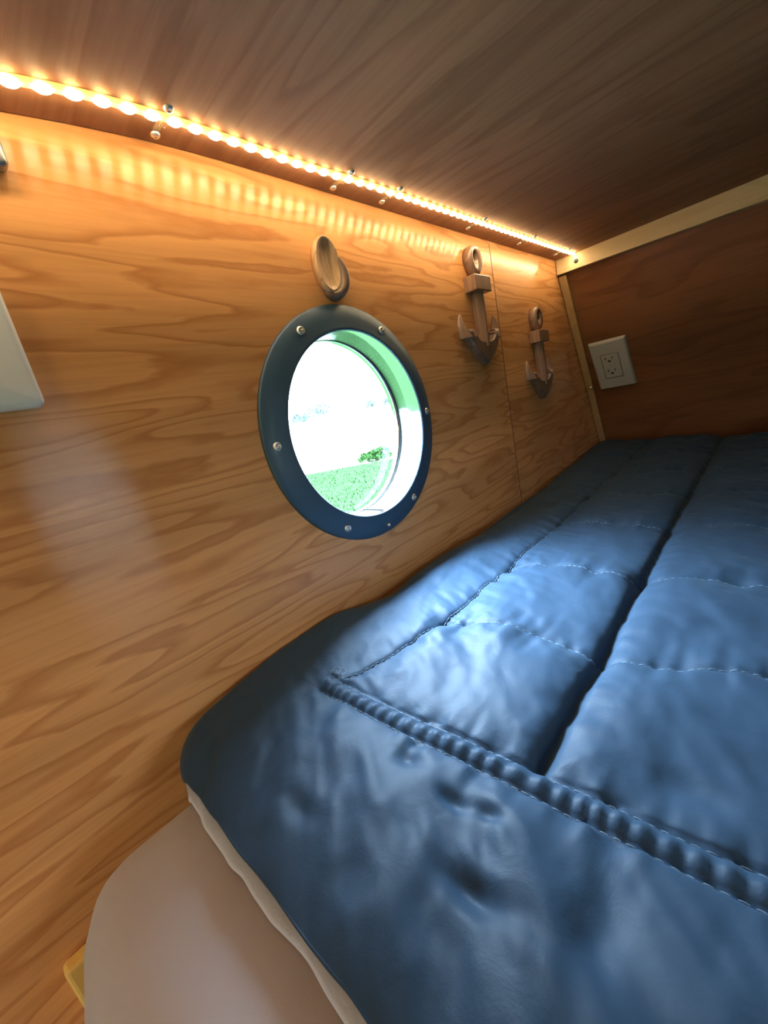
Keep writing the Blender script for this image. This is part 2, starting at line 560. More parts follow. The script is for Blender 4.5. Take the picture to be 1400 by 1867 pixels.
# pale batten where ceiling meets the end wall
bm = bmesh.new()
pts = []
for x, zb, zt in ((0.004, 0.587, CEIL), (RW - 0.01, 0.545, CEIL)):
    for (y, z) in ((2.945, zb), (2.945, zt), (end_y(zt) - 0.001, zt), (end_y(zb) - 0.001, zb)):
        pts.append(bm.verts.new(V(x, y, z)))
for f in ((0, 1, 2, 3), (7, 6, 5, 4), (0, 4, 5, 1), (1, 5, 6, 2), (2, 6, 7, 3), (3, 7, 4, 0)):
    bm.faces.new([pts[i] for i in f])
trim1 = tag(bm_obj('trim_1', bm, M['pine'], bevel=0.0012), 'pale pine batten along the top of the end wall', kind='structure')
lathe('knot', [(0, 0.0006), (0.0035, 0.0006), (0.0045, 0.0)], V(0.123, 2.945, 0.626), (0, -1, 0), M['slot'], trim1, n=16)

# tan strip down the corner
tw = 0.018
bm = bmesh.new()
pts = []
for z in (0.575, -0.72):
    for x, off in ((0.004, 0.0), (0.05, 0.0), (0.05, 0.03), (0.004, 0.03)):
        pts.append(bm.verts.new(V(x, end_y(z) - 0.034 + off, z)))
for f in ((0, 1, 2, 3), (7, 6, 5, 4), (0, 4, 5, 1), (1, 5, 6, 2), (2, 6, 7, 3), (3, 7, 4, 0)):
    bm.faces.new([pts[i] for i in f])
trim2 = tag(bm_obj('trim_2', bm, M['pine_up'], bevel=0.001), 'tan wood strip down the corner', kind='structure')
nrm = Vector((0, -1, -0.5109)).normalized()
lathe('screw', [(0, 0.0025), (0.002, 0.0022), (0.0038, 0.0008), (0.0042, 0)], V(0.036, end_y(-0.165) - 0.035, -0.165), nrm, M['steel'], trim2, n=20)

# ------------------------------------------------------------------ porthole
AX = Vector((1, 0, 0))
win = empty('window_1', V(0, *PC))
tag(win, 'round black-framed porthole in the plywood wall', kind='structure')
c = V(0, *PC)
prof = [(0.386, 0.0005), (0.386, 0.008), (0.381, 0.013), (0.345, 0.020), (0.312, 0.027), (0.307, 0.0275), (0.3045, 0.0255), (0.3045, 0.0005)]
lathe('flange', [(r_ * U, h_ * U) for r_, h_ in prof], c, AX, M['flange'], win, n=128, closed=True)
lathe('tube', [(0.3035 * U, 0.022 * U), (0.3035 * U, -0.09 * U), (0.318 * U, -0.09 * U), (0.318 * U, -0.001 * U), (0.3045 * U, -0.001 * U)], c, AX, M['tube'], win, n=128)
lathe('seal', [(0.3050 * U, -0.0885 * U), (0.3032 * U, -0.0887 * U), (0.3032 * U, -0.0945 * U), (0.3050 * U, -0.0945 * U)], c, AX, M['seal'], win, n=128, closed=True)
lathe('outer_ring', [(0.3060 * U, -0.095 * U), (0.3034 * U, -0.095 * U), (0.3030 * U, -0.118 * U), (0.36 * U, -0.118 * U), (0.36 * U, -0.092 * U)], c, AX, M['tube'], win, n=128)
lathe('glass_pane', [(0.0, -0.1165 * U), (0.3028 * U, -0.1165 * U), (0.3028 * U, -0.1178 * U), (0.0, -0.1178 * U)], c, AX, M['glass'], win, n=96, smooth=False)
for i in range(6):
    th = math.radians(120 - 60 * i - 0.3)
    rr = 0.3507
    bl = lathe('bolt', [(0, 0.0024), (0.0013, 0.0023), (0.0015, 0.0012), (0.0022, 0.0012), (0.0026, 0.0021), (0.0042, 0.0012), (0.0048, -0.0006)],
               V(0.0195, PC[0] + rr * math.cos(th), PC[1] + rr * math.sin(th)), AX, M['steel'], win, n=24)
# small clear bead under the rim
lathe('bead', [(0, 0.0035), (0.002, 0.003), (0.003, 0.0015), (0.003, 0)], V(0.016, 0.973, -0.397), AX, M['steel'], win, n=20)
# overlap joint at the bottom of the tube liner
box('tube_joint', -0.088, 0.015, 0.962, 0.968, PC[1] - 0.3025, PC[1] - 0.2985, M['seal'], win)

# unseen porthole across the cabin, inferred from a glint, added to brighten the wall
win2 = empty('window_2', V(RW, *PC2))
tag(win2, 'round black-framed porthole across the cabin', kind='structure')
c2 = V(RW, *PC2)
lathe('flange', [(r_ * U, h_ * U) for r_, h_ in prof], c2, -AX, M['flange'], win2, n=96, closed=True)
lathe('tube', [(0.3035 * U, 0.022 * U), (0.3035 * U, -0.118 * U), (0.318 * U, -0.118 * U), (0.318 * U, -0.001 * U), (0.3045 * U, -0.001 * U)], c2, -AX, M['tube'], win2, n=96)
lathe('glass_pane', [(0.0, -0.1165 * U), (0.3028 * U, -0.1165 * U), (0.3028 * U, -0.1178 * U), (0.0, -0.1178 * U)], c2, -AX, M['glass'], win2, n=96, smooth=False)

# ------------------------------------------------------------------ LED strip on the ceiling
sy = np.array([-0.6, 0.2, 0.2775, 0.3565, 0.4435, 0.5322, 0.65, 0.8764, 1.12, 1.69, 2.3, 2.91])
sxx = np.array([0.088, 0.088, 0.0905, 0.0935, 0.0925, 0.0900, 0.086, 0.0845, 0.0960, 0.1035, 0.110, 0.118])


def strip_x(y):
    return float(np.interp(y, sy, sxx))


strip = empty('led_strip', V(0.06, 0.3, ceil_z(0.3)))
tag(strip, 'glowing warm white light strip along the ceiling above the plywood wall', 'light strip')
W_T = 0.0090
yy = list(np.arange(-0.55, 2.9401, 0.03))
verts, faces = [], []
for y in yy:
    x, z = strip_x(y), ceil_z(y) - 0.0008
    for dx, dz in ((-W_T, 0), (-W_T, -0.0045), (-W_T * 0.7, -0.0075), (W_T * 0.7, -0.0075), (W_T, -0.0045), (W_T, 0)):
        verts.append(V(x + dx, y, z + dz))
for i in range(len(yy) - 1):
    for k in range(6):
        faces.append((i * 6 + k, i * 6 + (k + 1) % 6, (i + 1) * 6 + (k + 1) % 6, (i + 1) * 6 + k))
faces.append(tuple(range(6)))
faces.append(tuple(range((len(yy) - 1) * 6, len(yy) * 6)))
raw_obj('tape', verts, faces, M['tape'], strip, smooth=False)
pitch_y = 0.0458
led0 = None
y = -0.52
while y < 2.925:
    x, z = strip_x(y), ceil_z(y) - 0.0072
    if led0 is None:
        led0 = lathe('led', [(0, 0.0022), (0.0026, 0.0019), (0.0036, 0.0009), (0.0040, 0)], (0, 0, 0), (0, 0, -1), M['led'], None, n=14)
        led0.data.transform(Matrix.Diagonal((1.0, 1.45, 1.0, 1.0)))
        o = led0
    else:
        o = led0.copy()
        COL.objects.link(o)
    o.parent = strip
    o.location = V(x, y, z) - strip.location
    y += pitch_y

ordn = ('first', 'second', 'third', 'fourth', 'fifth', 'last')
for k, y in enumerate((0.513, 1.025, 1.24, 1.79, 2.287, 2.776)):
    x, z = strip_x(y), ceil_z(y)
    cl = empty('strip_clip', V(x, y, z))
    where = ('first clear clip on the ceiling light strip, nearest the left edge', 'second clear clip on the ceiling light strip, above the porthole',
             'third clear clip on the ceiling light strip, between porthole and higher anchor', 'fourth clear clip on the ceiling light strip, above the higher anchor',
             'fifth clear clip on the ceiling light strip, above the lower anchor', 'last clear clip on the ceiling light strip, beside the pale batten')[k]
    tag(cl, where, 'clip', 'clips along the light strip')
    bm = bmesh.new()
    for x0, x1 in ((x - 0.062, x - 0.0155), (x + 0.0155, x + 0.034)):
        add_box(bm, x0, x1, y - 0.006, y + 0.006, z - 0.0035, z - 0.0006)
    add_box(bm, x - 0.0165, x + 0.0165, y - 0.006, y + 0.006, z - 0.0125, z - 0.0115)
    bm_obj('strap', bm, M['strap'], cl)
    for sxp in (x - 0.055, x + 0.028):
        lathe('screw', [(0, 0.0012), (0.0009, 0.0012), (0.001, 0.0022), (0.0022, 0.0019), (0.0034, 0.0008), (0.0036, 0)], V(sxp, y, z - 0.0045), (0, 0, -1), M['steel'], cl, n=20)

# ------------------------------------------------------------------ unseen fill light added further back to brighten the left wall
lamp = empty('ceiling_lamp', V(1.1, -1.7, ceil_z(-1.7)))
tag(lamp, 'round warm ceiling lamp further back in the cabin', 'lamp')
lathe('lamp_base', [(0, 0.0), (0.075, 0.0), (0.078, 0.012), (0.07, 0.014), (0, 0.014)], V(1.1, -1.7, ceil_z(-1.7) - 0.001), (0, 0, -1), M['white_plastic'], lamp, n=48)
lathe('lamp_shade', [(0.068, 0.0145), (0.062, 0.026), (0.04, 0.035), (0, 0.038)], V(1.1, -1.7, ceil_z(-1.7) - 0.001), (0, 0, -1), M['lamp'], lamp, n=48)

# ------------------------------------------------------------------ anchors on the wall
def anchor(yc, z0, label):
    root = empty('wooden_anchor', V(0, yc, z0))
    tag(root, label, 'wall decoration', 'wooden anchors on the plywood wall')
    P = lambda dy, dz, x: V(x, yc + dy, z0 + dz)
    # crown with curved arms
    half = [(0.0, 0.0), (0.035, 0.018), (0.075, 0.05), (0.112, 0.092), (0.138, 0.135), (0.150, 0.165), (0.112, 0.165), (0.098, 0.14), (0.075, 0.12), (0.045, 0.108), (0.0, 0.104)]
    ol = half + [(-a, b_) for a, b_ in half[-2:0:-1]]
    bm = bmesh.new()
    # ridge profile: front outline shrunk towards the middle line of the arms
    back = [bm.verts.new(P(a, b_, 0.001)) for a, b_ in ol]
    mid = [bm.verts.new(P(a, b_, 0.026)) for a, b_ in ol]
    cen = [(a * 0.93, b_ * 0.80 + 0.018) for a, b_ in ol]
    front = [bm.verts.new(P(a, b_, 0.042)) for a, b_ in cen]
    n = len(ol)
    for i in range(n):
        j = (i + 1) % n
        bm.faces.new((back[i], back[j], mid[j], mid[i]))
        bm.faces.new((mid[i], mid[j], front[j], front[i]))
    bm.faces.new(back[::-1])
    bm.faces.new(front)
    bmesh.ops.triangulate(bm, faces=[f for f in bm.faces if len(f.verts) > 4])
    bm_obj('crown', bm, M['walnut_gloss'], root, bevel=0.0012)
    # flukes: curved horns with a facing ridge
    for s in (-1, 1):
        bm = bmesh.new()
        rings = []
        for k in range(7):
            q = k / 6
            yv = s * (0.135 + 0.022 * math.sin(q * 2.2))
            zv = 0.125 + 0.105 * q
            w = 0.034 * (1 - q) ** 0.7 + 0.005
            d = 0.046 * (1 - q * 0.75)
            rings.append([bm.verts.new(P(yv - w, zv, 0.002)), bm.verts.new(P(yv - w * 0.8, zv, d * 0.55)), bm.verts.new(P(yv, zv, d)),
                          bm.verts.new(P(yv + w * 0.8, zv, d * 0.55)), bm.verts.new(P(yv + w, zv, 0.002))])
        for a, b_ in zip(rings, rings[1:]):
            for i in range(5):
                j = (i + 1) % 5
                bm.faces.new((a[i], a[j], b_[j], b_[i]))
        bm.faces.new(rings[0]); bm.faces.new(rings[-1])
        bm_obj('fluke', bm, M['anchor'], root, bevel=0.0008)
        # barb on the inner side of the arm
        bm = bmesh.new()
        a = [bm.verts.new(P(s * 0.098, 0.150, 0.004)), bm.verts.new(P(s * 0.128, 0.172, 0.004)), bm.verts.new(P(s * 0.112, 0.118, 0.004)),
             bm.verts.new(P(s * 0.101, 0.148, 0.045)), bm.verts.new(P(s * 0.122, 0.160, 0.045)), bm.verts.new(P(s * 0.111, 0.125, 0.052))]
        for f in ((0, 1, 2), (3, 5, 4), (0, 3, 4, 1), (1, 4, 5, 2), (2, 5, 3, 0)):
            bm.faces.new([a[i] for i in f])
        bm_obj('barb', bm, M['anchor'], root, bevel=0.0008)
    # shank with a ridge in front
    bm = bmesh.new()
    prof = [(-0.026, 0.002), (-0.024, 0.028), (-0.006, 0.048), (0.010, 0.048), (0.024, 0.028), (0.026, 0.002)]
    rings = [[bm.verts.new(P(a * k, z, d)) for a, d in prof] for z, k in ((0.082, 1.05), (0.33, 0.92))]
    for i in range(6):
        j = (i + 1) % 6
        bm.faces.new((rings[0][i], rings[0][j], rings[1][j], rings[1][i]))
    bm.faces.new(rings[0]); bm.faces.new(rings[1])
    bm_obj('shank', bm, M['anchor'], root, bevel=0.0012)
    # stock: the cross block
    bm = bmesh.new()
    add_box(bm, 0.001, 0.060, yc - 0.072, yc + 0.072, z0 + 0.320, z0 + 0.385)
    bm_obj('stock', bm, M['anchor'], root, bevel=0.0015)
    # eye: a drop-shaped ring
    bm = bmesh.new()
    outl, inn = [], []
    nn = 28
    for i in range(nn):
        tt = 2 * math.pi * i / nn
        rr = 0.054
        yv, zv = rr * math.cos(tt), 0.063 * math.sin(tt)
        if zv < 0: yv *= 1 + zv * 4.6; zv *= 1.15
        outl.append((yv, 0.452 + zv))
        inn.append((0.019 * math.cos(tt), 0.463 + 0.024 * math.sin(tt)))
    lay = []
    for pts_, d in ((outl, 0.001), (outl, 0.025), ([(a * 0.72 + b_[0] * 0.28, c_ * 0.72 + b_[1] * 0.28) for (a, c_), b_ in zip(outl, inn)], 0.045), (inn, 0.036), (inn, 0.006)):
        lay.append([bm.verts.new(P(a, z, d)) for a, z in pts_])
    for a, b_ in zip(lay, lay[1:]):
        for i in range(nn):
            j = (i + 1) % nn
            bm.faces.new((a[i], a[j], b_[j], b_[i]))
    bm.faces.new(lay[-1])
    bm.faces.new(lay[0][::-1])
    bm_obj('eye', bm, M['anchor'], root, smooth=True)
    return root


anchor(1.845, 0.100, 'carved brown wooden anchor on the wall, the higher one nearer the porthole')
anchor(2.490, -0.136, 'carved brown wooden anchor on the wall, the lower one nearer the corner')

# ------------------------------------------------------------------ carved oval ornament above the porthole
orn = empty('carved_ornament', V(0, 0.962, 0.445))
tag(orn, 'small carved wooden oval scoop mounted on the wall above the porthole', 'wall decoration')


def oval_pt(cy, cz, ry, rz, ang, tt):
    a, b_ = ry * math.cos(tt), rz * math.sin(tt)
    return cy + a * math.cos(ang) - b_ * math.sin(ang), cz + a * math.sin(ang) + b_ * math.cos(ang)


bm = bmesh.new()
nn = 40
lay = []
TILT = math.radians(-4)
for sc, d in ((0.95, 0.001), (1.0, 0.014), (0.985, 0.026), (0.945, 0.029), (0.89, 0.026), (0.72, 0.018), (0.45, 0.013), (0.15, 0.011)):
    ring = []
    for i in range(nn):
        yv, zv = oval_pt(0.949, 0.455, 0.049 * sc, 0.080 * sc, TILT, 2 * math.pi * i / nn)
        ring.append(bm.verts.new(V(d, yv, zv)))
    lay.append(ring)
for a, b_ in zip(lay, lay[1:]):
    for i in range(nn):
        j = (i + 1) % nn
        bm.faces.new((a[i], a[j], b_[j], b_[i]))
bm.faces.new(lay[0][::-1]); bm.faces.new(lay[-1])
bm_obj('bowl', bm, M['ornament'], orn, smooth=True)
# the leaf that wraps the right side and closes the bottom
bm = bmesh.new()
lay = []
K = 16
for k in range(K + 1):
    q = k / K
    # spine from the top right round to the bottom left
    a = math.radians(56 - 178 * q)
    yv = 0.955 + 0.050 * math.cos(a)
    zv = 0.438 + 0.068 * math.sin(a)
    w = 0.020 * math.sin(math.pi * min(1, (q * 0.94 + 0.03))) ** 0.75
    h = 0.046 * math.sin(math.pi * (q * 0.92 + 0.04)) ** 0.6
    nv = Vector((math.cos(a), math.sin(a)))
    ring = []
    for cc in range(9):
        f = math.pi * cc / 8
        off = -math.cos(f) * w
        ring.append(bm.verts.new(V(0.001 + h * math.sin(f) ** 0.8, yv + nv.x * off, zv + nv.y * off)))
    lay.append(ring)
for a, b_ in zip(lay, lay[1:]):
    for i in range(9):
        j = (i + 1) % 9
        bm.faces.new((a[i], a[j], b_[j], b_[i]))
bm.faces.new(lay[0]); bm.faces.new(lay[-1])
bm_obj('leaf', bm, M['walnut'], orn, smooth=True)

# ------------------------------------------------------------------ plates at the left edge
def rounded_plate(name, y0, y1, z0, z1, h, rad, mat, label, cat, dome=0.004):
    pts = []
    for cy, cz, a0 in ((y1 - rad, z1 - rad, 0), (y0 + rad, z1 - rad, 90), (y0 + rad, z0 + rad, 180), (y1 - rad, z0 + rad, 270)):
        for k in range(7):
            a = math.radians(a0 + 15 * k)
            pts.append((cy + rad * math.cos(a), cz + rad * math.sin(a)))
    o = prism(name, pts, lambda p: V(0.0008, p[0], p[1]), Vector((h * U, 0, 0)), mat, None, bevel=dome, seg=4, smooth=True)
    tag(o, label, cat)
    return origin_to(o, V(0, (y0 + y1) / 2, z0))


rounded_plate('wall_plate', -0.16, 0.152, 0.136, 0.354, 0.026, 0.015, M['white_plastic'],
              'blank white plastic plate on the plywood wall, cut off by the left edge', 'wall plate')
rounded_plate('metal_plate', -0.05, 0.234, 0.540, 0.608, 0.03, 0.012, M['grey_plate'],
              'grey metal plate close under the light strip, mostly beyond the left edge', 'metal plate', dome=0.003)

# ------------------------------------------------------------------ outlet on the end wall
EDIR = Vector((0, 0.5109, -1)).normalized()            # down the leaning wall
EN = Vector((0, -1, -0.5109)).normalized()              # out of it, into the room


def on_end(x, s, h):
    """x across, s down the slope from z = 0.145, h out of the wall (U units)"""
    return V(x, end_y(0.145), 0.145) + EDIR * (s * U) + EN * (h * U)


out = empty('wall_outlet', on_end(0.197, 0.385, 0))
tag(out, 'light grey duplex power outlet on the dark end wall beside the corner strip', 'power outlet')


def end_box(name, x0, x1, s0, s1, h0, h1, mat, parent, bevel=0.0, inset=0.0, skew=0.0):
    bm = bmesh.new()
    a = []
    for h, q in ((h0, 0.0), (h1, inset)):
        for x, s in ((x0 + q, s0 + q), (x1 - q, s0 + q), (x1 - q, s1 - q), (x0 + q, s1 - q)):
            a.append(bm.verts.new(on_end(x + skew * s, s, h)))
    for f in ((0, 1, 2, 3), (7, 6, 5, 4), (0, 4, 5, 1), (1, 5, 6, 2), (2, 6, 7, 3), (3, 7, 4, 0)):
        bm.faces.new([a[i] for i in f])
    return bm_obj(name, bm, mat, parent, bevel=bevel)


SK = 0.05
end_box('cover_plate', 0.070, 0.309, 0.0, 0.378, 0.0005, 0.022, M['ivory'], out, bevel=0.002, inset=0.012, skew=SK)
end_box('receptacle', 0.136, 0.243, 0.105, 0.285, 0.0215, 0.0255, M['ivory'], out, bevel=0.0008, inset=0.002, skew=SK)
end_box('seam', 0.132, 0.247, 0.101, 0.289, 0.0215, 0.0223, M['gap'], out, skew=SK)
for s0 in (0.12, 0.215):
    for x0, x1, a, b_ in ((0.158, 0.164, 0.0, 0.02), (0.200, 0.2055, 0.002, 0.018), (0.174, 0.190, 0.026, 0.04)):
        end_box('slot', x0, x1, s0 + a, s0 + b_, 0.0252, 0.0259, M['slot'], out, skew=SK)
for s0 in (0.055, 0.33):
    lathe('screw', [(0, 0.0008), (0.0016, 0.0006), (0.0022, 0)], on_end(0.19 + SK * s0, s0, 0.022), EN, M['ivory'], out, n=14)

# ------------------------------------------------------------------ yellow batten at the bottom left
post = box('wood_post', 0.0015, 0.035, -0.176, -0.128, FLOOR, -0.918, M['batten'], bevel=0.003, seg=3)
tag(post, 'yellow pine post against the plywood wall, next to the mattress end', 'post')
origin_to(post, V(0.017, -0.15, FLOOR))

# ------------------------------------------------------------------ bed
bb = box('bed_base', 0.15, 2.0, -0.02, 3.5, FLOOR, -1.205, M['base'], bevel=0.003)
tag(bb, 'plywood bed base under the mattress', 'bed base')
origin_to(bb, V(1.0, 1.7, FLOOR))

bm = bmesh.new()
add_box(bm, 0.125, 2.0, -0.10, 3.50, -1.2, -0.672)
bmesh.ops.bevel(bm, geom=list(bm.edges) + list(bm.verts), offset=0.085 * U, segments=8, profile=0.5, affect='EDGES')
bmesh.ops.subdivide_edges(bm, edges=[e for e in bm.edges if e.calc_length() > 0.12], cuts=6, use_grid_fill=True)
for v in bm.verts:
    y_u = v.co.y / U
    z_u = (v.co.z - ZC) / U
    x_u = v.co.x / U
    if y_u < 0.25:
        k = min(1, (0.25 - y_u) / 0.3)
        dz = max(0, -0.70 - z_u)
        v.co.y -= U * k * (0.06 * min(1, dz / 0.25) + 0.09 * dz)
        v.co.x += U * 0.015 * k * min(1, dz / 0.1) * max(0, 1 - (x_u - 0.125) / 0.3)
mat_o = bm_obj('mattress', bm, M['sheet'], None, smooth=True)
tag(mat_o, 'mattress in a pinkish grey fitted sheet under the navy quilt', 'mattress')
origin_to(mat_o, V(1.0, 1.7, -1.2))

# ---- quilt height field
rng = np.random.RandomState(11)


def vnoise(x, y, seed=0):
    g = np.random.RandomState(seed).rand(256, 256)
    xi, yi = np.floor(x).astype(int), np.floor(y).astype(int)
    fx, fy = x - xi, y - yi
    fx, fy = fx * fx * fx * (fx * (fx * 6 - 15) + 10), fy * fy * fy * (fy * (fy * 6 - 15) + 10)
    a, b_ = g[xi % 256, yi % 256], g[(xi + 1) % 256, yi % 256]
    c_, d = g[xi % 256, (yi + 1) % 256], g[(xi + 1) % 256, (yi + 1) % 256]
    return (a * (1 - fx) + b_ * fx) * (1 - fy) + (c_ * (1 - fx) + d * fx) * fy - 0.5


def fbm(x, y, seed=0, oct_=3):
    s, amp = 0, 1
    for k in range(oct_):
        s = s + amp * vnoise(x * 2 ** k + 17.3 * k, y * 2 ** k + 9.1 * k, seed + k)
        amp *= 0.5
    return s


EDGE_Y = np.array([0.0, 0.10, 0.20, 0.40, 0.66, 0.88, 1.02, 1.37, 1.90, 2.6, 3.6])
EDGE_Z = np.array([-0.60, -0.60, -0.60, -0.58, -0.575, -0.645, -0.628, -0.64, -0.69, -0.64, -0.60])
NEAR = 0.105
BAND0, BAND1 = 0.425, 0.468


def smooth_interp(y):
    return sum(np.interp(y + d, EDGE_Y, EDGE_Z) for d in (-0.06, -0.03, 0, 0.03, 0.06)) / 5


def x_edge(y):
    q = np.clip(1 - (y - NEAR + 0.004) / 0.15, 0, 1)
    return 0.012 + 0.17 * (1 - np.sqrt(np.clip(1 - q ** 2, 0, 1))) + 0.006 * np.sin(y * 9)


def seam_left(y):
    return np.interp(y, [0.4, 0.47, 0.63, 0.82, 1.17, 1.6, 2.4, 4], [0.235, 0.262, 0.306, 0.345, 0.355, 0.366, 0.37, 0.38])


def quilt_z(x, y):
    x = np.asarray(x, float); y = np.asarray(y, float)
    z = -0.625 + 0.0 * x
    # distances to seams
    inner = 1 / (1 + np.exp(-(y - 0.44) / 0.006))           # 1 beyond the border band
    sl = seam_left(y)
    right_of = 1 / (1 + np.exp(-(x - sl) / 0.006))
    d_band = np.minimum(np.abs(y - BAND0 - 0.03 * (x - 0.6)), np.abs(y - BAND1 - 0.03 * (x - 0.6)))
    big = 9.0
    in_band_x = x > 0.225
    d_band = np.where(in_band_x, d_band, np.hypot(d_band, x - 0.225))
    d_left = np.where(y > BAND1, np.abs(x - sl), np.hypot(x - 0.245, y - BAND1))
    d_chan = np.where(y > BAND1, np.abs(x - 0.742 - 0.012 * (y - 0.5)), big)
    d_ch2 = np.where(y > BAND1, np.abs(x - 1.21), big)
    d = np.minimum(np.minimum(d_band, d_left), np.minimum(d_chan, d_ch2))
    cross = big + 0 * x
    for k, yc in enumerate((0.80, 1.185, 1.62, 2.05, 2.5, 2.95)):
        dd = np.abs(y - yc - 0.05 * (x - 0.35) - 0.012 * np.sin(x * 14 + k))
        cross = np.minimum(cross, np.where(x > sl, dd, np.hypot(dd, x - sl)))
    puff = 1 - np.exp(-d / 0.055)
    puffc = 1 - np.exp(-cross / 0.05)
    z = z + 0.022 * puff + 0.009 * puffc
    z = z - 0.014 * np.exp(-(d_chan / 0.012) ** 2) - 0.006 * np.exp(-(d_chan / 0.04) ** 2)
    z = z - 0.006 * np.exp(-(d_left / 0.006) ** 2) - 0.005 * np.exp(-(cross / 0.006) ** 2)
    # raised puckered piping between the two border stitch lines
    mid = y - (BAND0 + BAND1) / 2 - 0.03 * (x - 0.6)
    hw = (BAND1 - BAND0) / 2
    pk = np.where(in_band_x, np.clip(1 - (mid / hw) ** 2, 0, 1) ** 0.7, 0)
    wob = x * 205 + 7 * vnoise(x * 9, y * 3, 3)
    z = z + pk * (0.003 + 0.0035 * np.sin(wob))
    z = z - 0.004 * np.exp(-(d_band / 0.005) ** 2)
    # puckers running off the stitched lines
    pf = np.exp(-d_band / 0.045) * (d_band > 0.004)
    z = z + pf * 0.015 * fbm(x * 30, y * 7, 21, 2) * np.where(np.abs(mid) > hw, 1, 0)
    z = z + np.exp(-d_left / 0.08) * 0.018 * fbm(x * 7 + y * 5, y * 24 + x * 9, 33, 2)
    z = z + np.exp(-cross / 0.06) * 0.018 * fbm(x * 24, y * 8, 45, 2)
    z = z + np.exp(-d_chan / 0.06) * 0.010 * fbm(x * 8, y * 22, 47, 2)
    # loose wrinkles and dents in the cloth
    near_ = np.clip((0.43 - y) / 0.06, 0, 1)
    wx, wy = 0.5 * vnoise(x * 3.0, y * 3.0, 101), 0.5 * vnoise(x * 3.0 + 7, y * 3.0 + 3, 102)
    loose = 0.35 + 0.65 * puff
    z = z + 0.020 * fbm(x * 4.2 + wx + 1.3, y * 4.2 + wy, 51, 2) * loose
    z = z + 0.011 * fbm((x + 0.5 * y) * 10 + 2 * wx, (y - 0.5 * x) * 5 + 2 * wy, 57, 3) * loose
    z = z + 0.008 * fbm((x - 0.8 * y) * 7 + 2 * wy, (y + 0.8 * x) * 17 + 2 * wx, 61, 2) * loose * (0.5 + near_)
    for cx_, cy_, rx_, ry_, dp in ((0.745, 0.262, 0.045, 0.018, 0.020), (0.545, 0.375, 0.030, 0.016, 0.012), (0.655, 0.350, 0.028, 0.014, 0.014),
                                   (0.715, 0.362, 0.022, 0.012, 0.012), (0.872, 0.31, 0.03, 0.06, 0.011), (0.335, 0.34, 0.025, 0.03, 0.010),
                                   (0.93, 0.55, 0.05, 0.03, 0.012), (0.45, 0.20, 0.05, 0.02, 0.010)):
        z = z - dp * np.exp(-((x - cx_) / rx_) ** 2 - ((y - cy_) / ry_) ** 2)
    # edges: follow the wall, roll over at the near end
    w = np.exp(-np.clip(x - x_edge(y), 0, 9) / 0.10)
    z = z * (1 - w) + (smooth_interp(y) + 0.006 * fbm(x * 9, y * 12, 91, 2)) * w
    roll_ = np.exp(-np.clip(y - NEAR, 0, 9) / 0.035)
    z = z - 0.016 * roll_
    rl = np.exp(-np.clip(x - x_edge(y), 0, 9) / 0.02)
    z = z - 0.012 * rl
    # sinks a little towards the far end on the right
    z = z - 0.045 * np.clip((y - 1.8) / 1.8, 0, 1) * np.clip(x, 0, 1)
    return np.maximum(z, -0.662)


def far_end(z):
    return end_y(z) - 0.02


NX, NY = 330, 560
u = np.linspace(0, 1, NX)
tt = np.linspace(0, 1, NY) ** 1.6
TT, UU = np.meshgrid(tt, u, indexing='ij')
NEARW = NEAR + 0.005 * fbm(UU * 14, UU * 3, 5, 2)
YY = NEARW + TT * (3.54 - NEARW)
XE = x_edge(YY)
XX = XE + UU ** 1.25 * (1.9 - XE)
ZZ = quilt_z(XX, YY)
quilt = empty('quilt', V(1.0, 1.7, -0.665))
tag(quilt, 'navy blue stitched quilt with pale backing spread over the mattress', 'quilt')


def grid_mesh(name, X, Y, Z, mat, parent, thick):
    ny, nx = X.shape
    top = np.stack([X * U, Y * U, ZC + Z * U], -1).reshape(-1, 3)
    # rim loop dropped by the thickness closes the layer
    idx = np.arange(ny * nx).reshape(ny, nx)
    loop = np.concatenate([idx[0, :], idx[1:, -1], idx[-1, -2::-1], idx[-2:0:-1, 0]])
    rim = top[loop].copy()
    rim[:, 2] -= thick * U
    rim[:, 2] = np.maximum(rim[:, 2], ZC - 0.6695 * U)
    vv = np.concatenate([top, rim])
    f = np.stack([idx[:-1, :-1], idx[:-1, 1:], idx[1:, 1:], idx[1:, :-1]], -1).reshape(-1, 4)
    nl = len(loop)
    k = np.arange(nl)
    s = np.stack([loop, ny * nx + k, ny * nx + (k + 1) % nl, loop[(k + 1) % nl]], -1)
    f = np.concatenate([f, s])
    me = bpy.data.meshes.new(name)
    me.vertices.add(len(vv)); me.vertices.foreach_set('co', vv.ravel())
    me.loops.add(f.size); me.loops.foreach_set('vertex_index', f.ravel().astype(np.int32))
    me.polygons.add(len(f))
    me.polygons.foreach_set('loop_start', np.arange(0, f.size, 4, dtype=np.int32))
    me.update(calc_edges=True)
    me.validate()
    return link(name, me, mat, parent, smooth=True)


grid_mesh('cover', XX, YY, ZZ, M['quilt'], quilt, 0.012)
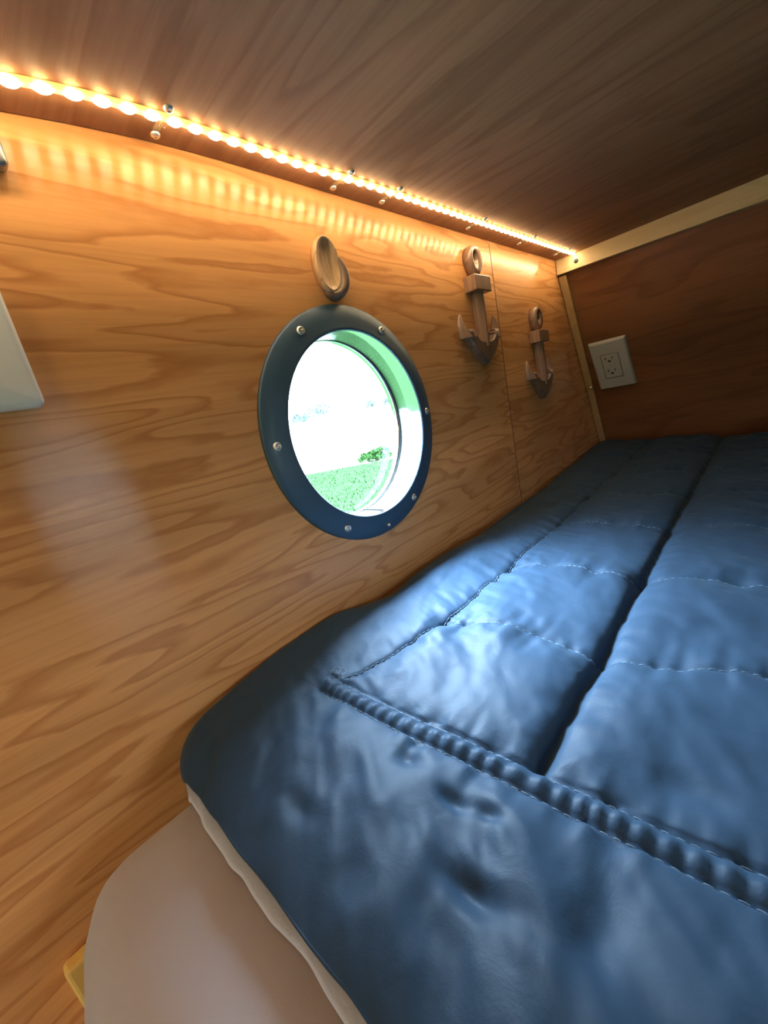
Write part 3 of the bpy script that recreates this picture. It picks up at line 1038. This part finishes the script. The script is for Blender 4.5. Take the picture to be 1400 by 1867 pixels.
# pale backing: peeks out along the edges
nb_x, nb_y = 200, 60
ub = np.linspace(0, 1, nb_x); tb = np.linspace(0, 1, nb_y) ** 1.6
TB, UB = np.meshgrid(tb, ub, indexing='ij')
NB = NEAR - 0.011 + 0.008 * fbm(UB * 19, UB * 3, 6, 2)
YB = NB + TB * (3.52 - NB)
XB = x_edge(YB) - 0.005 + UB ** 1.25 * (1.895 - x_edge(YB))
edge_near = np.exp(-np.clip(YB - NB, 0, 9) / 0.02)
ZBK = np.minimum(quilt_z(XB, np.maximum(YB, NEAR + 0.004)) - 0.014, -0.655) * (1 - edge_near) + edge_near * (-0.660)
ZBK = np.maximum(ZBK, -0.667)
grid_mesh('backing', XB, YB, ZBK, M['backing'], quilt, 0.004)


def stitch(name, pts, dash=0.011, gap=0.005, w=0.0011, lift=0.0012):
    """thread dashes lying on the cloth along a polyline (U units)"""
    pts = np.array(pts, float)
    seg = np.r_[0, np.cumsum(np.hypot(*np.diff(pts, axis=0).T))]
    s, verts, faces = 0.0, [], []
    while s + dash < seg[-1]:
        ring_prev = None
        for k in range(4):
            q = s + dash * k / 3
            x, y = np.interp(q, seg, pts[:, 0]), np.interp(q, seg, pts[:, 1])
            x2, y2 = np.interp(q + 1e-3, seg, pts[:, 0]), np.interp(q + 1e-3, seg, pts[:, 1])
            tv = np.array([x2 - x, y2 - y]); tv /= np.linalg.norm(tv) + 1e-9
            nvec = np.array([-tv[1], tv[0]])
            z = float(quilt_z(np.array([x]), np.array([y]))[0]) + lift + (0.0006 if k in (1, 2) else -0.0006)
            base = len(verts)
            for dn, dz in ((-w, 0), (0, w), (w, 0), (0, -w)):
                verts.append(V(x + nvec[0] * dn, y + nvec[1] * dn, z + dz))
            if ring_prev is not None:
                for i in range(4):
                    j = (i + 1) % 4
                    faces.append((ring_prev + i, ring_prev + j, base + j, base + i))
            ring_prev = base
        s += dash + gap
    return raw_obj(name, verts, faces, M['thread'], quilt)


xs = np.linspace(0.235, 1.85, 60)
stitch('stitching', [(x, BAND0 + 0.03 * (x - 0.6)) for x in xs])
stitch('stitching', [(x, BAND1 + 0.03 * (x - 0.6)) for x in xs])
ysl = np.linspace(0.465, 3.4, 90)
stitch('stitching', [(float(seam_left(y)) - 0.004, y) for y in ysl])
stitch('stitching', [(float(seam_left(y)) + 0.004, y) for y in ysl], gap=0.006)
for k, yc in enumerate((0.80, 1.185, 1.62, 2.05, 2.5, 2.95)):
    stitch('stitching', [(x, yc + 0.05 * (x - 0.35) + 0.012 * math.sin(x * 14 + k)) for x in np.linspace(float(seam_left(yc)), 1.85, 60)])
# loose thread tangle at the quilted corner
bm = bmesh.new()
for k in range(9):
    a, b_ = 0.247 + random.uniform(-0.014, 0.022), 0.462 + random.uniform(-0.012, 0.022)
    ang = random.uniform(0, 6.28)
    prev = None
    for q in range(5):
        x, y = a + 0.006 * q * math.cos(ang + q * 0.5), b_ + 0.006 * q * math.sin(ang + q * 0.5)
        z = float(quilt_z(np.array([x]), np.array([y]))[0]) + 0.002 + 0.004 * math.sin(q * 0.8)
        ring = [bm.verts.new(V(x + dx, y + dy, z + dz)) for dx, dy, dz in ((-0.0007, 0, 0), (0, 0.0007, 0.0005), (0.0007, 0, 0), (0, -0.0007, -0.0005))]
        if prev:
            for i in range(4):
                j = (i + 1) % 4
                bm.faces.new((prev[i], prev[j], ring[j], ring[i]))
        prev = ring
bm_obj('loose_thread', bm, M['thread'], quilt)

# ------------------------------------------------------------------ outside
CX, CY = U, 0.0      # camera ground position


def G(dx, dy, h=0.0):
    """ground point from a direction per unit drop"""
    return Vector((CX + dx * ZC, CY + dy * ZC, h))


A, B = Vector((-7.27, 5.06)), Vector((-5.58, 6.12))
dirv = (B - A).normalized()
P0, P1 = A - dirv * 40, B + dirv * 40
gr = bmesh.new()
for p in ((-500, -500), (500, -500), (500, 500), (-500, 500)):
    gr.verts.new((p[0], p[1], -0.06))
gr.verts.ensure_lookup_table()
gr.faces.new(gr.verts)
tag(bm_obj('ground', gr, M['gravel']), 'pale open ground beyond the lawn', kind='structure')
lw = bmesh.new()
nrm2 = Vector((dirv.y, -dirv.x))
if nrm2.dot(-A) < 0: nrm2 = -nrm2
q0, q1 = P0 + nrm2 * 60, P1 + nrm2 * 60
vl = [lw.verts.new(G(p.x, p.y, 0.0)) for p in (P0, P1, q1, q0)]
lw.faces.new(vl)
lawn = bm_obj('lawn', lw, M['lawn'])
tag(lawn, kind='structure')
# blades of grass on the part of the lawn seen through the porthole
gv, gf = [], []
rr = random.Random(5)
for k in range(8000):
    a = math.radians(rr.uniform(116, 147))
    d = rr.uniform(4.0, 12.5)
    x, y = CX + d * math.cos(a), CY + d * math.sin(a)
    rel = Vector(((x - CX) / ZC, (y - CY) / ZC))
    if (rel - A).dot(nrm2) < 0.05: continue
    hgt, w, th = rr.uniform(0.02, 0.055), rr.uniform(0.004, 0.009), rr.uniform(0, 6.28)
    lx, ly = rr.uniform(-0.03, 0.03), rr.uniform(-0.03, 0.03)
    i = len(gv)
    gv += [(x - w * math.cos(th), y - w * math.sin(th), 0), (x + w * math.cos(th), y + w * math.sin(th), 0), (x + lx, y + ly, hgt)]
    gf.append((i, i + 1, i + 2))
me = bpy.data.meshes.new('grass')
me.from_pydata(gv, [], gf)
tag(link('grass', me, M['lawn']), 'short green grass of the lawn outside the porthole', 'grass', kind='stuff')


def leafy(name, centre, rx, ry, rz, n, size, mat, parent, rnd):
    gv, gf = [], []
    for k in range(n):
        a, b_ = rnd.uniform(0, 6.283), math.acos(rnd.uniform(-0.2, 1))
        q = rnd.uniform(0.75, 1.0) * (1 + 0.18 * math.sin(a * 3 + centre[0]) * math.sin(b_ * 4))
        p = Vector((centre[0] + rx * q * math.cos(a) * math.sin(b_), centre[1] + ry * q * math.sin(a) * math.sin(b_), centre[2] + rz * q * math.cos(b_)))
        e1 = Vector((rnd.uniform(-1, 1), rnd.uniform(-1, 1), rnd.uniform(-1, 1))).normalized()
        e2 = e1.cross(Vector((rnd.uniform(-1, 1), rnd.uniform(-1, 1), rnd.uniform(-1, 1)))).normalized()
        s = size * rnd.uniform(0.6, 1.3)
        i = len(gv)
        gv += [p - e1 * s, p + e2 * s * 0.5, p + e1 * s, p - e2 * s * 0.5]
        gf.append((i, i + 1, i + 2, i + 3))
    me = bpy.data.meshes.new(name)
    me.from_pydata([tuple(v) for v in gv], [], gf)
    return link(name, me, mat, parent)


rb_ = random.Random(3)
bc = G(-6.35, 6.32)
bush = empty('low_bush', bc)
tag(bush, 'low green bush at the edge of the lawn seen through the porthole', 'bush')
for k in range(3):
    off = Vector((0.42, 0.36, 0)) * (k - 1) * 0.42
    leafy('foliage', bc + off + Vector((0, 0, 0.02)), 0.26, 0.26, 0.19 + 0.05 * k, 500, 0.05, M['bush'], bush, rb_)
for k in range(3):
    p = bc + Vector((0.42, 0.36, 0)) * (k - 1) * 0.42
    lathe('stem', [(0.015, -0.02), (0.01, 0.2), (0, 0.2)], p, (0, 0, 1), M['trunk'], bush, n=8)


def px_dir(px, py):
    v = right * ((px - 700) / 724) + fwd - up * ((py - 933.5) / 724)
    return v


far = [(541, 766, 0.9, 'small pale tree far away, leftmost on the horizon'),
       (551, 764, 0.9, 'second small pale tree from the left on the far horizon'),
       (566, 761, 2.1, 'widest and tallest pale tree on the far horizon'),
       (586, 758, 1.7, 'pale pointed tree right of the tallest one on the horizon'),
       (673, 740, 1.0, 'faint low tree on the horizon near the middle of the glass'),
       (701, 732, 0.9, 'faint low tree on the horizon by the right rim of the glass')]
for k, (px, py, hgt, lab) in enumerate(far):
    d = px_dir(px, py)
    d = Vector((d.x, d.y, 0)).normalized()
    p = Vector((CX, CY, 0)) + d * (62 + 9 * (k % 3))
    tr = empty('far_tree', (p.x, p.y, -0.06))
    tag(tr, lab, 'tree', 'trees on the horizon')
    ht = hgt * 1.0 + 1.9
    for q in range(2):
        leafy('crown', p + Vector((rb_.uniform(-0.4, 0.4), rb_.uniform(-0.4, 0.4), ht - hgt * 0.6 + 0.3 * q)), hgt * 0.75, hgt * 0.75, hgt * (0.55 + 0.2 * q), 260, 0.22, M['tree'], tr, rb_)
    bm = bmesh.new()
    s = 0.09
    a = [bm.verts.new(p + Vector((dx, dy, h))) for h in (-0.06, ht - hgt * 0.3) for dx, dy in ((-s, -s), (s, -s), (s, s), (-s, s))]
    for f in ((0, 1, 2, 3), (7, 6, 5, 4), (0, 4, 5, 1), (1, 5, 6, 2), (2, 6, 7, 3), (3, 7, 4, 0)):
        bm.faces.new([a[i] for i in f])
    bm_obj('trunk', bm, M['trunk'], tr)
